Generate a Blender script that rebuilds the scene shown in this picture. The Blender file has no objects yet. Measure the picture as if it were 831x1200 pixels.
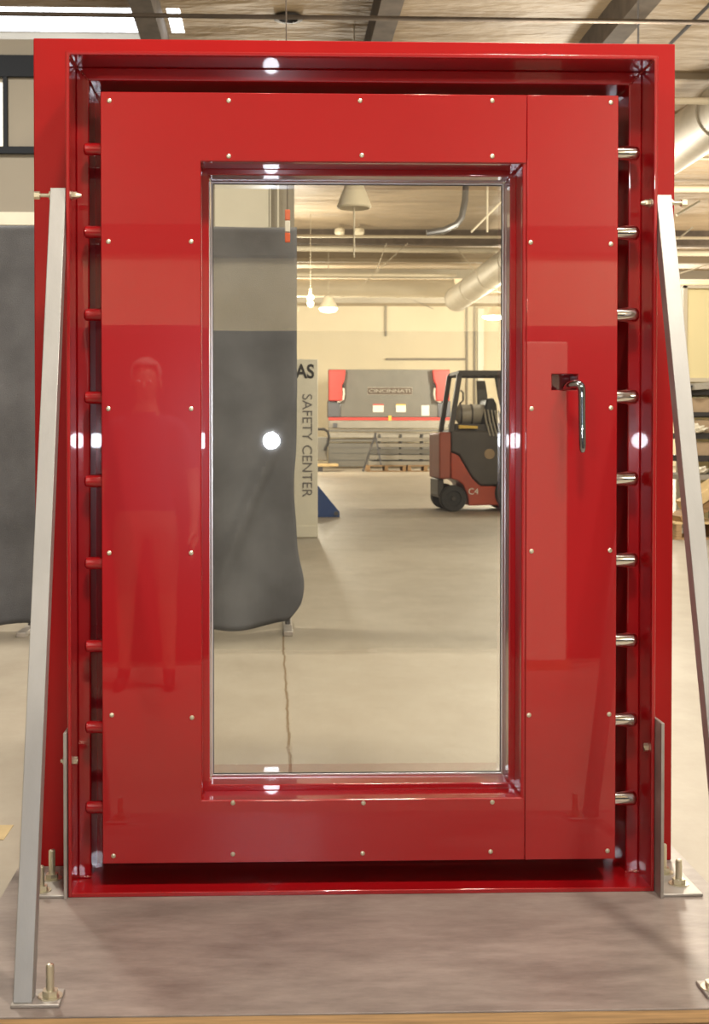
import bpy, bmesh, math, random
from mathutils import Vector, Matrix
random.seed(7)
scn = bpy.context.scene
C = scn.collection
PI = math.pi

# ------------------------------------------------------------------ camera
FPX = 1500.0
YAW, PITCH = math.radians(1.7), math.radians(1.03)
VPX, VPY = 318.0, 512.0
CAM = Vector((0, -3.3, 1.28))
F = Vector((math.sin(YAW)*math.cos(PITCH), math.cos(YAW)*math.cos(PITCH), -math.sin(PITCH)))
R = Vector((math.cos(YAW), -math.sin(YAW), 0))
U = R.cross(F)
_d = Vector((0, 1, 0))
PCX = VPX - FPX*_d.dot(R)/_d.dot(F)
PCY = VPY + FPX*_d.dot(U)/_d.dot(F)
cd = bpy.data.cameras.new('camera'); cam = bpy.data.objects.new('camera', cd); C.objects.link(cam)
cd.sensor_fit = 'VERTICAL'; cd.sensor_height = 36; cd.sensor_width = 36*831/1200
cd.lens = 36*FPX/1200
cd.shift_x = (415.5-PCX)/1200.0; cd.shift_y = (PCY-600)/1200.0
cd.clip_end = 200
M = Matrix((R, U, -F)).transposed().to_4x4(); M.translation = CAM
cam.matrix_world = M
scn.camera = cam
cd.dof.use_dof = True; cd.dof.focus_distance = 3.9; cd.dof.aperture_fstop = 9.0

def at(u, v, Y):
    d = F + R*((u-PCX)/FPX) - U*((v-PCY)/FPX)
    return CAM + d*((Y-CAM.y)/d.y)
def ground(u, v, z=0.0):
    d = F + R*((u-PCX)/FPX) - U*((v-PCY)/FPX)
    return CAM + d*((z-CAM.z)/d.z)
def X_(u, Y, v=560): return at(u, v, Y).x
def Z_(v, Y, u=420): return at(u, v, Y).z

# ------------------------------------------------------------------ materials
def new_mat(name):
    m = bpy.data.materials.new(name); m.use_nodes = True
    nt = m.node_tree; return m, nt, nt.nodes['Principled BSDF']
def mat(name, col, rough=0.5, metal=0.0, coat=0.0, coat_ior=1.5, var=0.0, scale=8.0, bump=0.0, bscale=60.0, spec=0.5, stretch=None, coat_rough=0.03):
    m, nt, b = new_mat(name); N = nt.nodes; L = nt.links
    b.inputs['Base Color'].default_value = (*col, 1); b.inputs['Roughness'].default_value = rough
    b.inputs['Metallic'].default_value = metal; b.inputs['Specular IOR Level'].default_value = spec
    b.inputs['Coat Weight'].default_value = coat; b.inputs['Coat IOR'].default_value = coat_ior; b.inputs['Coat Roughness'].default_value = coat_rough
    tc = N.new('ShaderNodeTexCoord'); mp = N.new('ShaderNodeMapping'); L.new(tc.outputs['Object'], mp.inputs[0])
    if stretch: mp.inputs['Scale'].default_value = stretch
    if var > 0:
        n = N.new('ShaderNodeTexNoise'); n.inputs['Scale'].default_value = scale; n.inputs['Detail'].default_value = 6
        L.new(mp.outputs[0], n.inputs['Vector'])
        r = N.new('ShaderNodeValToRGB'); L.new(n.outputs['Fac'], r.inputs[0])
        r.color_ramp.elements[0].position = .3; r.color_ramp.elements[1].position = .7
        r.color_ramp.elements[0].color = (*[c*(1-var) for c in col], 1)
        r.color_ramp.elements[1].color = (*[min(1, c*(1+var)) for c in col], 1)
        L.new(r.outputs[0], b.inputs['Base Color'])
    if bump > 0:
        n2 = N.new('ShaderNodeTexNoise'); n2.inputs['Scale'].default_value = bscale; n2.inputs['Detail'].default_value = 3
        L.new(mp.outputs[0], n2.inputs['Vector'])
        bp = N.new('ShaderNodeBump'); bp.inputs['Strength'].default_value = bump; bp.inputs['Distance'].default_value = .01
        L.new(n2.outputs['Fac'], bp.inputs['Height']); L.new(bp.outputs[0], b.inputs['Normal'])
    return m
def emis(name, col, s):
    m, nt, b = new_mat(name); b.inputs['Base Color'].default_value = (*col, 1)
    b.inputs['Emission Color'].default_value = (*col, 1); b.inputs['Emission Strength'].default_value = s
    return m

RED = mat('gloss_red_paint', (0.345, 0.004, 0.007), rough=.3, coat=1, coat_ior=1.62, coat_rough=.015, spec=.3, var=.03, scale=3)
RED_FLANGE = mat('satin_red_paint', (0.36, 0.006, 0.007), rough=.4, coat=.35, coat_ior=1.5, coat_rough=.12, spec=.15, var=.04, scale=3)
REDWELD = mat('painted_weld', (0.35, 0.006, 0.009), rough=.2, coat=1, coat_ior=1.9, bump=.6, bscale=80)
CHROME = mat('polished_steel', (0.80, 0.78, 0.74), rough=.12, metal=1)
CHROME_H = mat('dark_chrome', (0.36, 0.36, 0.39), rough=.06, metal=1)
ZINC = mat('zinc_bolt', (0.75, 0.70, 0.55), rough=.3, metal=.9)
ALU = mat('brushed_aluminium', (0.40, 0.395, 0.385), rough=.42, metal=.5, var=.05, scale=3, bump=.03, bscale=30, stretch=(8, 8, .4))
STEELPL = mat('mill_steel_plate', (0.42, 0.39, 0.36), rough=.45, metal=.5, var=.2, scale=9)
DARKSIDE = mat('dark_steel', (0.12, 0.12, 0.13), rough=.35, metal=.6)
TRIMALU = mat('silver_trim', (0.75, 0.74, 0.76), rough=.25, metal=.6)
RUBBER = mat('black_gasket', (0.03, 0.03, 0.035), rough=.5)
PLY = mat('plywood_edge', (0.55, 0.34, 0.16), rough=.7, var=.25, scale=6, stretch=(1, 1, 30))
FELT = mat('grey_felt', (0.145, 0.150, 0.165), rough=.95, var=.3, scale=2.2, bump=.5, bscale=220, spec=.1)
FELTD = mat('charcoal_felt', (0.05, 0.05, 0.055), rough=.95, spec=.1)
CREAM = mat('cream_wall_paint', (0.74, 0.66, 0.49), rough=.7, var=.05, scale=.6)
OFFW = mat('greige_wall_paint', (0.30, 0.272, 0.225), rough=.7, var=.06, scale=.8)
SIGNW = mat('white_laminate', (0.74, 0.71, 0.60), rough=.4, var=.03)
INK = mat('grey_lettering', (0.16, 0.15, 0.15), rough=.5)
BRAKEG = mat('machine_grey', (0.17, 0.163, 0.145), rough=.5, var=.08, scale=2)
BRAKEL = mat('machine_light_grey', (0.32, 0.30, 0.26), rough=.5, var=.1, scale=2)
BRAKER = mat('machine_red', (0.62, 0.06, 0.05), rough=.4, var=.05)
BRASS = mat('nameplate_brown', (0.10, 0.07, 0.05), rough=.5)
PAPER = mat('white_paper', (0.8, 0.78, 0.7), rough=.8)
YELLOW = mat('yellow_paint', (0.75, 0.5, 0.08), rough=.5)
FORKR = mat('forklift_orange_red', (0.42, 0.055, 0.022), rough=.4, coat=.3, var=.1, scale=3)
FORKC = mat('forklift_lit_red', (0.36, 0.085, 0.05), rough=.5, var=.1, scale=3)  # paler red: light on the rear face put into the colour
FORKD = mat('forklift_charcoal', (0.060, 0.053, 0.048), rough=.5, var=.2, scale=4)
TYRE = mat('tyre_rubber', (0.04, 0.04, 0.04), rough=.8, bump=.3)
TANK = mat('tank_grey', (0.35, 0.32, 0.26), rough=.4, var=.1)
BLUE = mat('blue_enamel', (0.02, 0.07, 0.26), rough=.4)
WOOD = mat('pallet_wood', (0.38, 0.24, 0.12), rough=.8, var=.3, scale=5, stretch=(1, 1, 12))
WOODL = mat('new_lumber', (0.62, 0.46, 0.24), rough=.7, var=.15, scale=5)
CARD = mat('brown_cardboard', (0.34, 0.25, 0.16), rough=.85, var=.12)
BLACK = mat('black_plastic', (0.02, 0.018, 0.018), rough=.5)
PLASTIC = mat('crumpled_film', (0.7, 0.66, 0.55), rough=.25, bump=1, bscale=25)
PIPE = mat('painted_pipe', (0.62, 0.55, 0.42), rough=.5)
RODM = mat('dull_rod_paint', (0.42, 0.37, 0.28), rough=.6)
DUCT = mat('galvanised_duct', (0.38, 0.34, 0.27), rough=.55, metal=.15, var=.12, scale=3)
BEAM = mat('weathered_beam', (0.085, 0.065, 0.05), rough=.8, var=.3, scale=4)
PURL = mat('purlin_timber', (0.22, 0.17, 0.11), rough=.7)
GREYFR = mat('slate_frame', (0.028, 0.032, 0.04), rough=.7, spec=.1)
SHADE = mat('lamp_shade_enamel', (0.82, 0.75, 0.58), rough=.4)
YCREAM = mat('yellow_cream_sheet', (0.80, 0.70, 0.40), rough=.5)
WORNY = mat('worn_yellow_line', (0.42, 0.32, 0.16), rough=.7, var=.2)
ORANGE = mat('orange_stripe_paint', (0.75, 0.12, 0.03), rough=.5)
GREYWALL = mat('grey_lower_wall', (0.035, 0.036, 0.040), rough=.8, var=.1, scale=1)
SKYL = emis('daylit_skylight', (0.92, 0.96, 1.0), 7)
LITWIN = emis('daylit_pane', (1.0, 0.97, 0.86), 1.1)
LAMPE = emis('lit_lamp', (1.0, 0.90, 0.72), 25)

# glass: part see-through, part mirror by viewing angle
GLASS = bpy.data.materials.new('clear_glass'); GLASS.use_nodes = True
nt = GLASS.node_tree; nt.nodes.clear()
o_ = nt.nodes.new('ShaderNodeOutputMaterial'); mx = nt.nodes.new('ShaderNodeMixShader')
fr = nt.nodes.new('ShaderNodeFresnel'); fr.inputs[0].default_value = 2.5
tr = nt.nodes.new('ShaderNodeBsdfTransparent'); tr.inputs[0].default_value = (.97, .97, .94, 1)
gl = nt.nodes.new('ShaderNodeBsdfGlossy'); gl.inputs['Roughness'].default_value = .012
nt.links.new(fr.outputs[0], mx.inputs[0]); nt.links.new(tr.outputs[0], mx.inputs[1]); nt.links.new(gl.outputs[0], mx.inputs[2]); nt.links.new(mx.outputs[0], o_.inputs[0])

# floor concrete
FLOOR, nt, b = new_mat('sealed_concrete'); N = nt.nodes; L = nt.links
tc = N.new('ShaderNodeTexCoord')
def noise(scale, det, stretch=(1, 1, 1), rough=.6):
    mp = N.new('ShaderNodeMapping'); mp.inputs['Scale'].default_value = stretch; L.new(tc.outputs['Object'], mp.inputs[0])
    n = N.new('ShaderNodeTexNoise'); n.inputs['Scale'].default_value = scale; n.inputs['Detail'].default_value = det; n.inputs['Roughness'].default_value = rough
    L.new(mp.outputs[0], n.inputs['Vector']); return n.outputs['Fac']
def ramp(src, p0, c0, p1, c1):
    r = N.new('ShaderNodeValToRGB'); L.new(src, r.inputs[0]); e = r.color_ramp.elements
    e[0].position = p0; e[0].color = (*c0, 1); e[1].position = p1; e[1].color = (*c1, 1); return r.outputs[0]
def mixc(a, bb, fac, mode='MIX'):
    m = N.new('ShaderNodeMix'); m.data_type = 'RGBA'; m.blend_type = mode
    if isinstance(fac, (int, float)): m.inputs[0].default_value = fac
    else: L.new(fac, m.inputs[0])
    L.new(a, m.inputs[6]); L.new(bb, m.inputs[7]); return m.outputs[2]
c1 = ramp(noise(.55, 8, (1, 1, 1)), .3, (0.26, 0.225, 0.175), .7, (0.37, 0.335, 0.275))
c2 = ramp(noise(2.5, 8, (1, .6, 1), .7), .35, (0.27, 0.23, 0.18), .65, (0.38, 0.345, 0.285))
base = mixc(c1, c2, .5)
sx = N.new('ShaderNodeSeparateXYZ'); L.new(tc.outputs['Object'], sx.inputs[0])
wob = N.new('ShaderNodeMath'); wob.operation = 'MULTIPLY_ADD'; L.new(noise(4, 4), wob.inputs[0]); wob.inputs[1].default_value = .05
L.new(sx.outputs[0], wob.inputs[2])
s1 = N.new('ShaderNodeMath'); s1.operation = 'COMPARE'; L.new(wob.outputs[0], s1.inputs[0]); s1.inputs[1].default_value = .10; s1.inputs[2].default_value = .006
sy = N.new('ShaderNodeMath'); sy.operation = 'LESS_THAN'; L.new(sx.outputs[1], sy.inputs[0]); sy.inputs[1].default_value = 4.9
mm = N.new('ShaderNodeMath'); mm.operation = 'MULTIPLY'; L.new(s1.outputs[0], mm.inputs[0]); L.new(sy.outputs[0], mm.inputs[1])
dk = N.new('ShaderNodeRGB'); dk.outputs[0].default_value = (.17, .12, .07, 1)
base = mixc(base, dk.outputs[0], mm.outputs[0])
L.new(base, b.inputs['Base Color']); b.inputs['Roughness'].default_value = .5; b.inputs['Specular IOR Level'].default_value = .25
bp = N.new('ShaderNodeBump'); bp.inputs['Strength'].default_value = .1; bp.inputs['Distance'].default_value = .01; L.new(noise(6, 4), bp.inputs['Height']); L.new(bp.outputs[0], b.inputs['Normal'])

# platform laminate (grey brown wood print, grain along x)
LAM, nt, b = new_mat('wood_print_laminate'); N = nt.nodes; L = nt.links
tc = N.new('ShaderNodeTexCoord')
g1 = ramp(noise(3.0, 8, (.9, 2.4, 1), .7), .32, (0.12, 0.093, 0.083), .68, (0.39, 0.325, 0.29))
g2 = ramp(noise(8, 8, (.8, 3, 1), .75), .3, (0.17, 0.138, 0.122), .7, (0.35, 0.295, 0.265))
base = mixc(g1, g2, .45)
L.new(base, b.inputs['Base Color']); b.inputs['Roughness'].default_value = .38

# ceiling insulation
CEIL, nt, b = new_mat('insulation_blanket_ceiling'); N = nt.nodes; L = nt.links
tc = N.new('ShaderNodeTexCoord')
g1 = ramp(noise(.5, 6, (1, 2, 1)), .3, (0.25, 0.185, 0.115), .7, (0.40, 0.305, 0.195))
L.new(g1, b.inputs['Base Color']); b.inputs['Roughness'].default_value = .6
bp = N.new('ShaderNodeBump'); bp.inputs['Strength'].default_value = .6; bp.inputs['Distance'].default_value = .2
L.new(noise(1.3, 4, (.6, 1.8, 1)), bp.inputs['Height']); L.new(bp.outputs[0], b.inputs['Normal'])

# ------------------------------------------------------------------ geometry helpers
def tag(o, label=None, cat=None, group=None, kind=None):
    if label: o['label'] = label
    if cat: o['category'] = cat
    if group: o['group'] = group
    if kind: o['kind'] = kind
    return o
def thing(name, label, cat, loc=(0, 0, 0), rz=0, group=None):
    o = bpy.data.objects.new(name, None); C.objects.link(o); o.empty_display_size = .1
    o.location = loc; o.rotation_euler = (0, 0, rz)
    return tag(o, label, cat, group)

class MB:
    def __init__(s): s.bm = bmesh.new()
    def box(s, x0, x1, y0, y1, z0, z1):
        r = bmesh.ops.create_cube(s.bm, size=1)
        x0, x1 = sorted((x0, x1)); y0, y1 = sorted((y0, y1)); z0, z1 = sorted((z0, z1))
        for v in r['verts']:
            v.co = Vector(((x0+x1)/2+v.co.x*(x1-x0), (y0+y1)/2+v.co.y*(y1-y0), (z0+z1)/2+v.co.z*(z1-z0)))
        return s
    def bar(s, p0, p1, w, d, up=(0, 0, 1)):        # rectangular bar between two points
        p0, p1 = Vector(p0), Vector(p1); z = (p1-p0).normalized(); x = Vector(up).cross(z)
        if x.length < 1e-4: x = Vector((1, 0, 0))
        x.normalize(); y = z.cross(x)
        r = bmesh.ops.create_cube(s.bm, size=1)
        for v in r['verts']:
            c = v.co.copy(); v.co = p0 + (p1-p0)*(c.z+.5) + x*c.x*w + y*c.y*d
        return s
    def cyl(s, p0, p1, r0, r1=None, seg=20, cap=True):
        p0, p1 = Vector(p0), Vector(p1); r1 = r0 if r1 is None else r1
        z = (p1-p0).normalized(); q = z.to_track_quat('Z', 'Y').to_matrix().to_4x4()
        q.translation = (p0+p1)/2
        bmesh.ops.create_cone(s.bm, cap_ends=cap, segments=seg, radius1=r0, radius2=r1, depth=(p1-p0).length, matrix=q)
        return s
    def ball(s, c, r, sc=(1, 1, 1), seg=16):
        m = Matrix.Translation(Vector(c)) @ Matrix.Diagonal((*sc, 1))
        bmesh.ops.create_uvsphere(s.bm, u_segments=seg, v_segments=max(6, seg//2), radius=r, matrix=m); return s
    def tube(s, pts, r, seg=12, closed=False):
        pts = [Vector(p) for p in pts]; n = len(pts); rings = []
        rr = r if isinstance(r, (list, tuple)) else [r]*n
        prev = None
        for i, p in enumerate(pts):
            t = (pts[min(i+1, n-1)] - pts[max(i-1, 0)]).normalized()
            if prev is None:
                a = t.cross(Vector((0, 0, 1)));  a = a if a.length > 1e-3 else t.cross(Vector((1, 0, 0)))
            else: a = prev - t*prev.dot(t)
            a.normalize(); prev = a; b2 = t.cross(a)
            rings.append([s.bm.verts.new(p + (a*math.cos(2*PI*k/seg)+b2*math.sin(2*PI*k/seg))*rr[i]) for k in range(seg)])
        for i in range(n-1):
            for k in range(seg):
                s.bm.faces.new((rings[i][k], rings[i][(k+1) % seg], rings[i+1][(k+1) % seg], rings[i+1][k]))
        s.bm.faces.new(rings[0][::-1]); s.bm.faces.new(rings[-1]); return s
    def prism(s, poly, a, b, axis='y'):            # poly of (x,z) extruded along y, or (x,y) along z, or (y,z) along x
        def P(p, t): return {'y': (p[0], t, p[1]), 'z': (p[0], p[1], t), 'x': (t, p[0], p[1])}[axis]
        v0 = [s.bm.verts.new(P(p, a)) for p in poly]; v1 = [s.bm.verts.new(P(p, b)) for p in poly]
        n = len(poly); s.bm.faces.new(v0); s.bm.faces.new(v1[::-1])
        for i in range(n): s.bm.faces.new((v0[i], v1[i], v1[(i+1) % n], v0[(i+1) % n]))
        return s
    def lathe(s, prof, c, axis='z', seg=24):       # prof of (radius, height)
        c = Vector(c); rings = []
        for r, h in prof:
            ring = []
            for k in range(seg):
                a = 2*PI*k/seg; x, y = r*math.cos(a), r*math.sin(a)
                p = {'z': (x, y, h), 'x': (h, x, y), 'y': (x, h, y)}[axis]
                ring.append(s.bm.verts.new(c+Vector(p)))
            rings.append(ring)
        for i in range(len(rings)-1):
            for k in range(seg):
                s.bm.faces.new((rings[i][k], rings[i][(k+1) % seg], rings[i+1][(k+1) % seg], rings[i+1][k]))
        s.bm.faces.new(rings[0][::-1]); s.bm.faces.new(rings[-1]); return s
    def plate(s, xs, zs, holes, y0, y1):           # slab in the xz plane with rectangular holes (x0,x1,z0,z1)
        holes = [(max(h[0], min(xs)), min(h[1], max(xs)), max(h[2], min(zs)), min(h[3], max(zs))) for h in holes]
        xs = sorted(set([round(x, 5) for x in xs+[h[i] for h in holes for i in (0, 1)]]))
        zs = sorted(set([round(z, 5) for z in zs+[h[i] for h in holes for i in (2, 3)]]))
        def solid(i, k):
            if i < 0 or k < 0 or i >= len(xs)-1 or k >= len(zs)-1: return False
            cx, cz = (xs[i]+xs[i+1])/2, (zs[k]+zs[k+1])/2
            return not any(h[0] < cx < h[1] and h[2] < cz < h[3] for h in holes)
        vs = {}
        def V(i, k, t):
            if (i, k, t) not in vs: vs[(i, k, t)] = s.bm.verts.new((xs[i], (y0, y1)[t], zs[k]))
            return vs[(i, k, t)]
        for i in range(len(xs)-1):
            for k in range(len(zs)-1):
                if not solid(i, k): continue
                s.bm.faces.new((V(i, k, 0), V(i+1, k, 0), V(i+1, k+1, 0), V(i, k+1, 0)))
                s.bm.faces.new((V(i, k, 1), V(i, k+1, 1), V(i+1, k+1, 1), V(i+1, k, 1)))
                if not solid(i-1, k): s.bm.faces.new((V(i, k, 0), V(i, k+1, 0), V(i, k+1, 1), V(i, k, 1)))
                if not solid(i+1, k): s.bm.faces.new((V(i+1, k, 0), V(i+1, k, 1), V(i+1, k+1, 1), V(i+1, k+1, 0)))
                if not solid(i, k-1): s.bm.faces.new((V(i, k, 0), V(i, k, 1), V(i+1, k, 1), V(i+1, k, 0)))
                if not solid(i, k+1): s.bm.faces.new((V(i, k+1, 0), V(i+1, k+1, 0), V(i+1, k+1, 1), V(i, k+1, 1)))
        return s
    def build(s, name, m, parent=None, org=None, bevel=0, seg=2, smooth=False, sub=0):
        bm = s.bm
        bmesh.ops.recalc_face_normals(bm, faces=bm.faces)
        if org is not None: bmesh.ops.translate(bm, verts=bm.verts, vec=-Vector(org))
        me = bpy.data.meshes.new(name); bm.to_mesh(me); bm.free()
        o = bpy.data.objects.new(name, me); C.objects.link(o); me.materials.append(m)
        if parent: o.parent = parent
        if org is not None and parent is None: o.location = org
        if bevel:
            b = o.modifiers.new('bevel', 'BEVEL'); b.width = bevel; b.segments = seg; b.limit_method = 'ANGLE'; b.angle_limit = math.radians(40)
        if sub: q = o.modifiers.new('sub', 'SUBSURF'); q.levels = sub; q.render_levels = sub
        if smooth or bevel:
            for p in me.polygons: p.use_smooth = True
            me.set_sharp_from_angle(angle=math.radians(35))
        return o
def struct(name, mb, m, **k):
    o = mb.build(name, m, **k); o['kind'] = 'structure'; return o
def copy(o, parent, loc=None, rot=None):
    c = o.copy(); C.objects.link(c); c.parent = parent
    if loc is not None: c.location = loc
    if rot is not None: c.rotation_euler = rot
    return c
def text_mesh(name, s, size, m, parent, loc, rot, depth=.002, font_scale_x=1.0, bold=0.0):
    cu = bpy.data.curves.new(name, 'FONT'); cu.body = s; cu.size = size; cu.extrude = depth; cu.offset = bold
    cu.align_x = 'CENTER'; cu.align_y = 'CENTER'
    t = bpy.data.objects.new('tmp', cu); C.objects.link(t)
    dg = bpy.context.evaluated_depsgraph_get(); me = bpy.data.meshes.new_from_object(t.evaluated_get(dg))
    bpy.data.objects.remove(t)
    for v in me.vertices: v.co.x *= font_scale_x
    o = bpy.data.objects.new(name, me); C.objects.link(o); me.materials.clear(); me.materials.append(m)
    o.parent = parent; o.location = loc; o.rotation_euler = rot
    return o

# ================================================================== PLATFORM
PZ = .09                                            # platform top
px0, px1, py0, py1 = -.70, 1.165, -.68, .50
pf = thing('display_platform', 'low wooden display platform with a grey brown wood print top under the red vault door', 'platform', (.23, 0, 0))
og = Vector((.23, 0, 0))
MB().box(px0, px1, py0, py1, PZ-.004, PZ).build('laminate_top', LAM, pf, og, bevel=.001)
MB().box(px0, px1, py0, py1, PZ-.030, PZ-.004).build('plywood_deck', PLY, pf, og)
m = MB()
for y in (py0+.05, -.1, py1-.1): m.box(px0+.02, px1-.02, y, y+.09, 0, PZ-.030)
m.build('skid_runner', WOOD, pf, og)

# ================================================================== VAULT DOOR
JL, JR = X_(78, 0), X_(765, 0)                      # outer edge of left lip, inner edge of right lip
JT = Z_(66.5, 0)
T = .010
jl, jr = JL, JR+T                                   # outer jamb walls
jt = JT+T
cx = (jl+jr)/2
vo = Vector((cx, 0, PZ))
VD = thing('vault_door', 'gloss red steel vault door with a tall glass window in its frame', 'vault door', vo)
FY = .245
fl = X_(41, FY); frr = X_(789, FY); ft = Z_(48, FY)
flange = MB().plate([fl, frr], [PZ, ft], [(jl, jr, -1, jt)], FY, FY+.012)
flange.build('wall_flange', RED_FLANGE, VD, vo, bevel=.003)
il, ir, it = jl+T, jr-T, jt-T                       # inner faces of the jamb
jam = MB().plate([jl, jr], [PZ, jt], [(il, ir, -1, it)], 0, FY+.02)
jam.build('jamb', RED, VD, vo, bevel=.0028)
SY, SW = .115, .034
st = MB().plate([il-.001, ir+.001], [PZ, it+.001], [(il+SW, ir-SW, -1, it-SW)], SY, FY+.01)
st.build('strike_frame', RED, VD, vo, bevel=.004)
MB().box(il-.002, ir+.002, .0015, FY+.02, PZ, PZ+.012).build('threshold', RED, VD, vo, bevel=.002)
# recessed back stop that closes the gap around the leaf
DL, DR = X_(118.5, .03), X_(723.5, .03)
DT, DB = Z_(109, .03), Z_(1010, .03)
MB().plate([il+SW-.001, ir-SW+.001], [PZ+.011, it-SW+.001], [(DL+.02, DR-.02, DB+.02, DT-.02)], .232, .244).build('back_stop', RED, VD, vo)
# leaf
LY0, LY1 = .034, .225
WL, WR, WT, WB = X_(236, .03), X_(612, .03), Z_(190, .03), Z_(937, .03)
sl0, sl1, sz0, sz1 = X_(646, .03), X_(677, .03), Z_(457, .03), Z_(438, .03)
leaf = MB().plate([DL, DR], [DB, DT], [(WL, WR, WB, WT), (sl0, sl1, sz0, sz1)], LY0, .125)
lf = leaf.build('door_leaf', RED, VD, vo, bevel=.006, seg=3)
e = .016
MB().plate([DL+.004, DR-.004], [DB+.004, DT-.004], [(WL+e, WR-e, WB+e, WT-e)], .1255, LY1).build('window_rebate', RED, lf, vo, bevel=.003)
# cover skins on the leaf face: wide U-shaped skin and the latch-side skin with its slot
SX = X_(616, .03)
sl0, sl1, sz0, sz1 = X_(646, .03), X_(677, .03), Z_(457, .03), Z_(438, .03)
MB().plate([DL+.0015, SX], [DB+.0015, DT-.0015], [(WL-.001, SX+1, WB-.001, WT+.001)], .030, .0335).build('face_skin', RED, lf, vo, bevel=.0015)
MB().plate([SX+.0012, DR-.0015], [DB+.0015, DT-.0015], [(sl0, sl1, sz0, sz1)], .028, .0335).build('latch_skin', RED, lf, vo, bevel=.0018)
# window: trim, gasket, pane
g0, g1, h0, h1 = WL+e, WR-e, WB+e, WT-e
MB().plate([g0+.001, g1-.001], [h0+.001, h1-.001], [(g0+.006, g1-.006, h0+.006, h1-.006)], .208, .216).build('glazing_trim', TRIMALU, lf, vo, bevel=.001)
MB().plate([g0+.0055, g1-.0055], [h0+.0055, h1-.0055], [(g0+.0078, g1-.0078, h0+.0078, h1-.0078)], .2125, .2155).build('gasket', RUBBER, lf, vo)
MB().box(g0+.002, g1-.002, .2165, .2185, h0+.002, h1-.002).build('glass_pane', GLASS, lf, vo)
# screws
scm = MB().lathe([(.0001, -.0030), (.0035, -.0028), (.0058, -.0012), (.0064, .001), (.0064, .004)], (0, 0, 0), 'y', 14)
scm.box(-.005, .005, -.0034, -.0027, -.0005, .0005)
scr = scm.build('screw', ZINC, lf, smooth=True); first = True
SP = [(128, 118), (268, 118), (422, 118), (577, 118), (716, 120), (268, 183), (424, 182), (577, 183),
      (127, 283), (127, 479), (128, 648), (131, 838), (133, 1003), (224, 283), (224, 479), (224, 648), (225, 841),
      (622, 284), (623, 479), (623, 646), (620, 838), (716, 286), (716, 478), (715, 645), (714, 837), (712, 997),
      (273, 1001), (425, 1000), (575, 998), (273, 941), (426, 941), (577, 940)]
for u, v in SP:
    y = .028 if u > 616 else .030
    p = at(u, v, y)-vo
    rot = (0, random.uniform(0, 3), 0)
    if first: scr.location = p; scr.rotation_euler = rot; first = False
    else: copy(scr, lf, p, rot)
# bolts
BY = .078
def boltmesh(x0, x1, r, tipx):
    prof = [(.0001, x0), (r, x0+.0001), (r, x1-.008), (r*.93, x1-.002), (r*.62, x1+tipx), (.0001, x1+tipx+.001)]
    return prof
bl = X_(750, BY)-X_(724, BY)+.003
b0 = MB().lathe(boltmesh(-.006, bl, .0200, .004), (0, 0, 0), 'x', 28).build('locking_bolt', CHROME, lf, smooth=True)
tag(b0, 'polished steel locking bolt')
for i, v in enumerate((180, 273, 369, 465, 561, 656, 750, 843, 935)):
    p = Vector((DR, BY, at(737, v, BY).z))-vo
    if i == 0: b0.location = p
    else: copy(b0, lf, p)
h0_ = MB().lathe(boltmesh(-.006, .047, .0165, .002), (0, 0, 0), 'x', 28).build('fixed_bolt', RED, lf, smooth=True)
tag(h0_, 'red painted fixed bolt on the hinge side')
for i, v in enumerate((175, 272, 369, 466, 564, 660, 757, 852, 946)):
    p = Vector((DL, BY, at(105, v, BY).z))-vo
    if i == 0: h0_.location = p; h0_.rotation_euler = (0, 0, PI)
    else: copy(h0_, lf, p, (0, 0, PI))
# lever handle
hp = lambda u, v, y: at(u, v, y)
pts = [hp(662, 453, .050), hp(663, 453, .008), hp(665, 452.5, -.010), hp(668, 451, -.022), hp(673, 449.5, -.030), hp(678, 449.5, -.034), hp(681, 452, -.036), hp(682, 457, -.036), hp(682, 465, -.036),
       hp(682.2, 490, -.036), hp(682.6, 515, -.036), hp(682.8, 527, -.036), hp(682.8, 531, -.036)]
rs = [.0095, .0095, .0095, .0095, .010, .0115, .0115, .0105, .0098, .0095, .0098, .0092, .005]
MB().tube(pts, rs, 18).build('lever_handle', CHROME_H, lf, vo, smooth=True, sub=1)
# weld beads in the corners of the jamb
def weld(p0, p1, n, r=.0035):
    m = MB(); p0 = Vector(p0); p1 = Vector(p1)
    for i in range(n):
        m.ball(p0.lerp(p1, i/(n-1))+Vector((random.uniform(-1, 1), random.uniform(-1, 1), random.uniform(-1, 1)))*.0012, r*random.uniform(.75, 1.3), seg=10)
    return m
for m in (weld((il, .004, it), (il, SY, it), 26), weld((ir, .004, it), (ir, SY, it), 26),
          weld((il, SY, it), (il+SW, SY-.001, it-SW), 12, .003), weld((ir, SY, it), (ir-SW, SY-.001, it-SW), 12, .003),
          weld((il+.002, SY-.002, PZ+.015), (il+SW, SY-.002, PZ+.015), 12), weld((ir-.002, SY-.002, PZ+.015), (ir-SW, SY-.002, PZ+.015), 12)):
    m.build('weld_bead', REDWELD, VD, vo, smooth=True)

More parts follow.
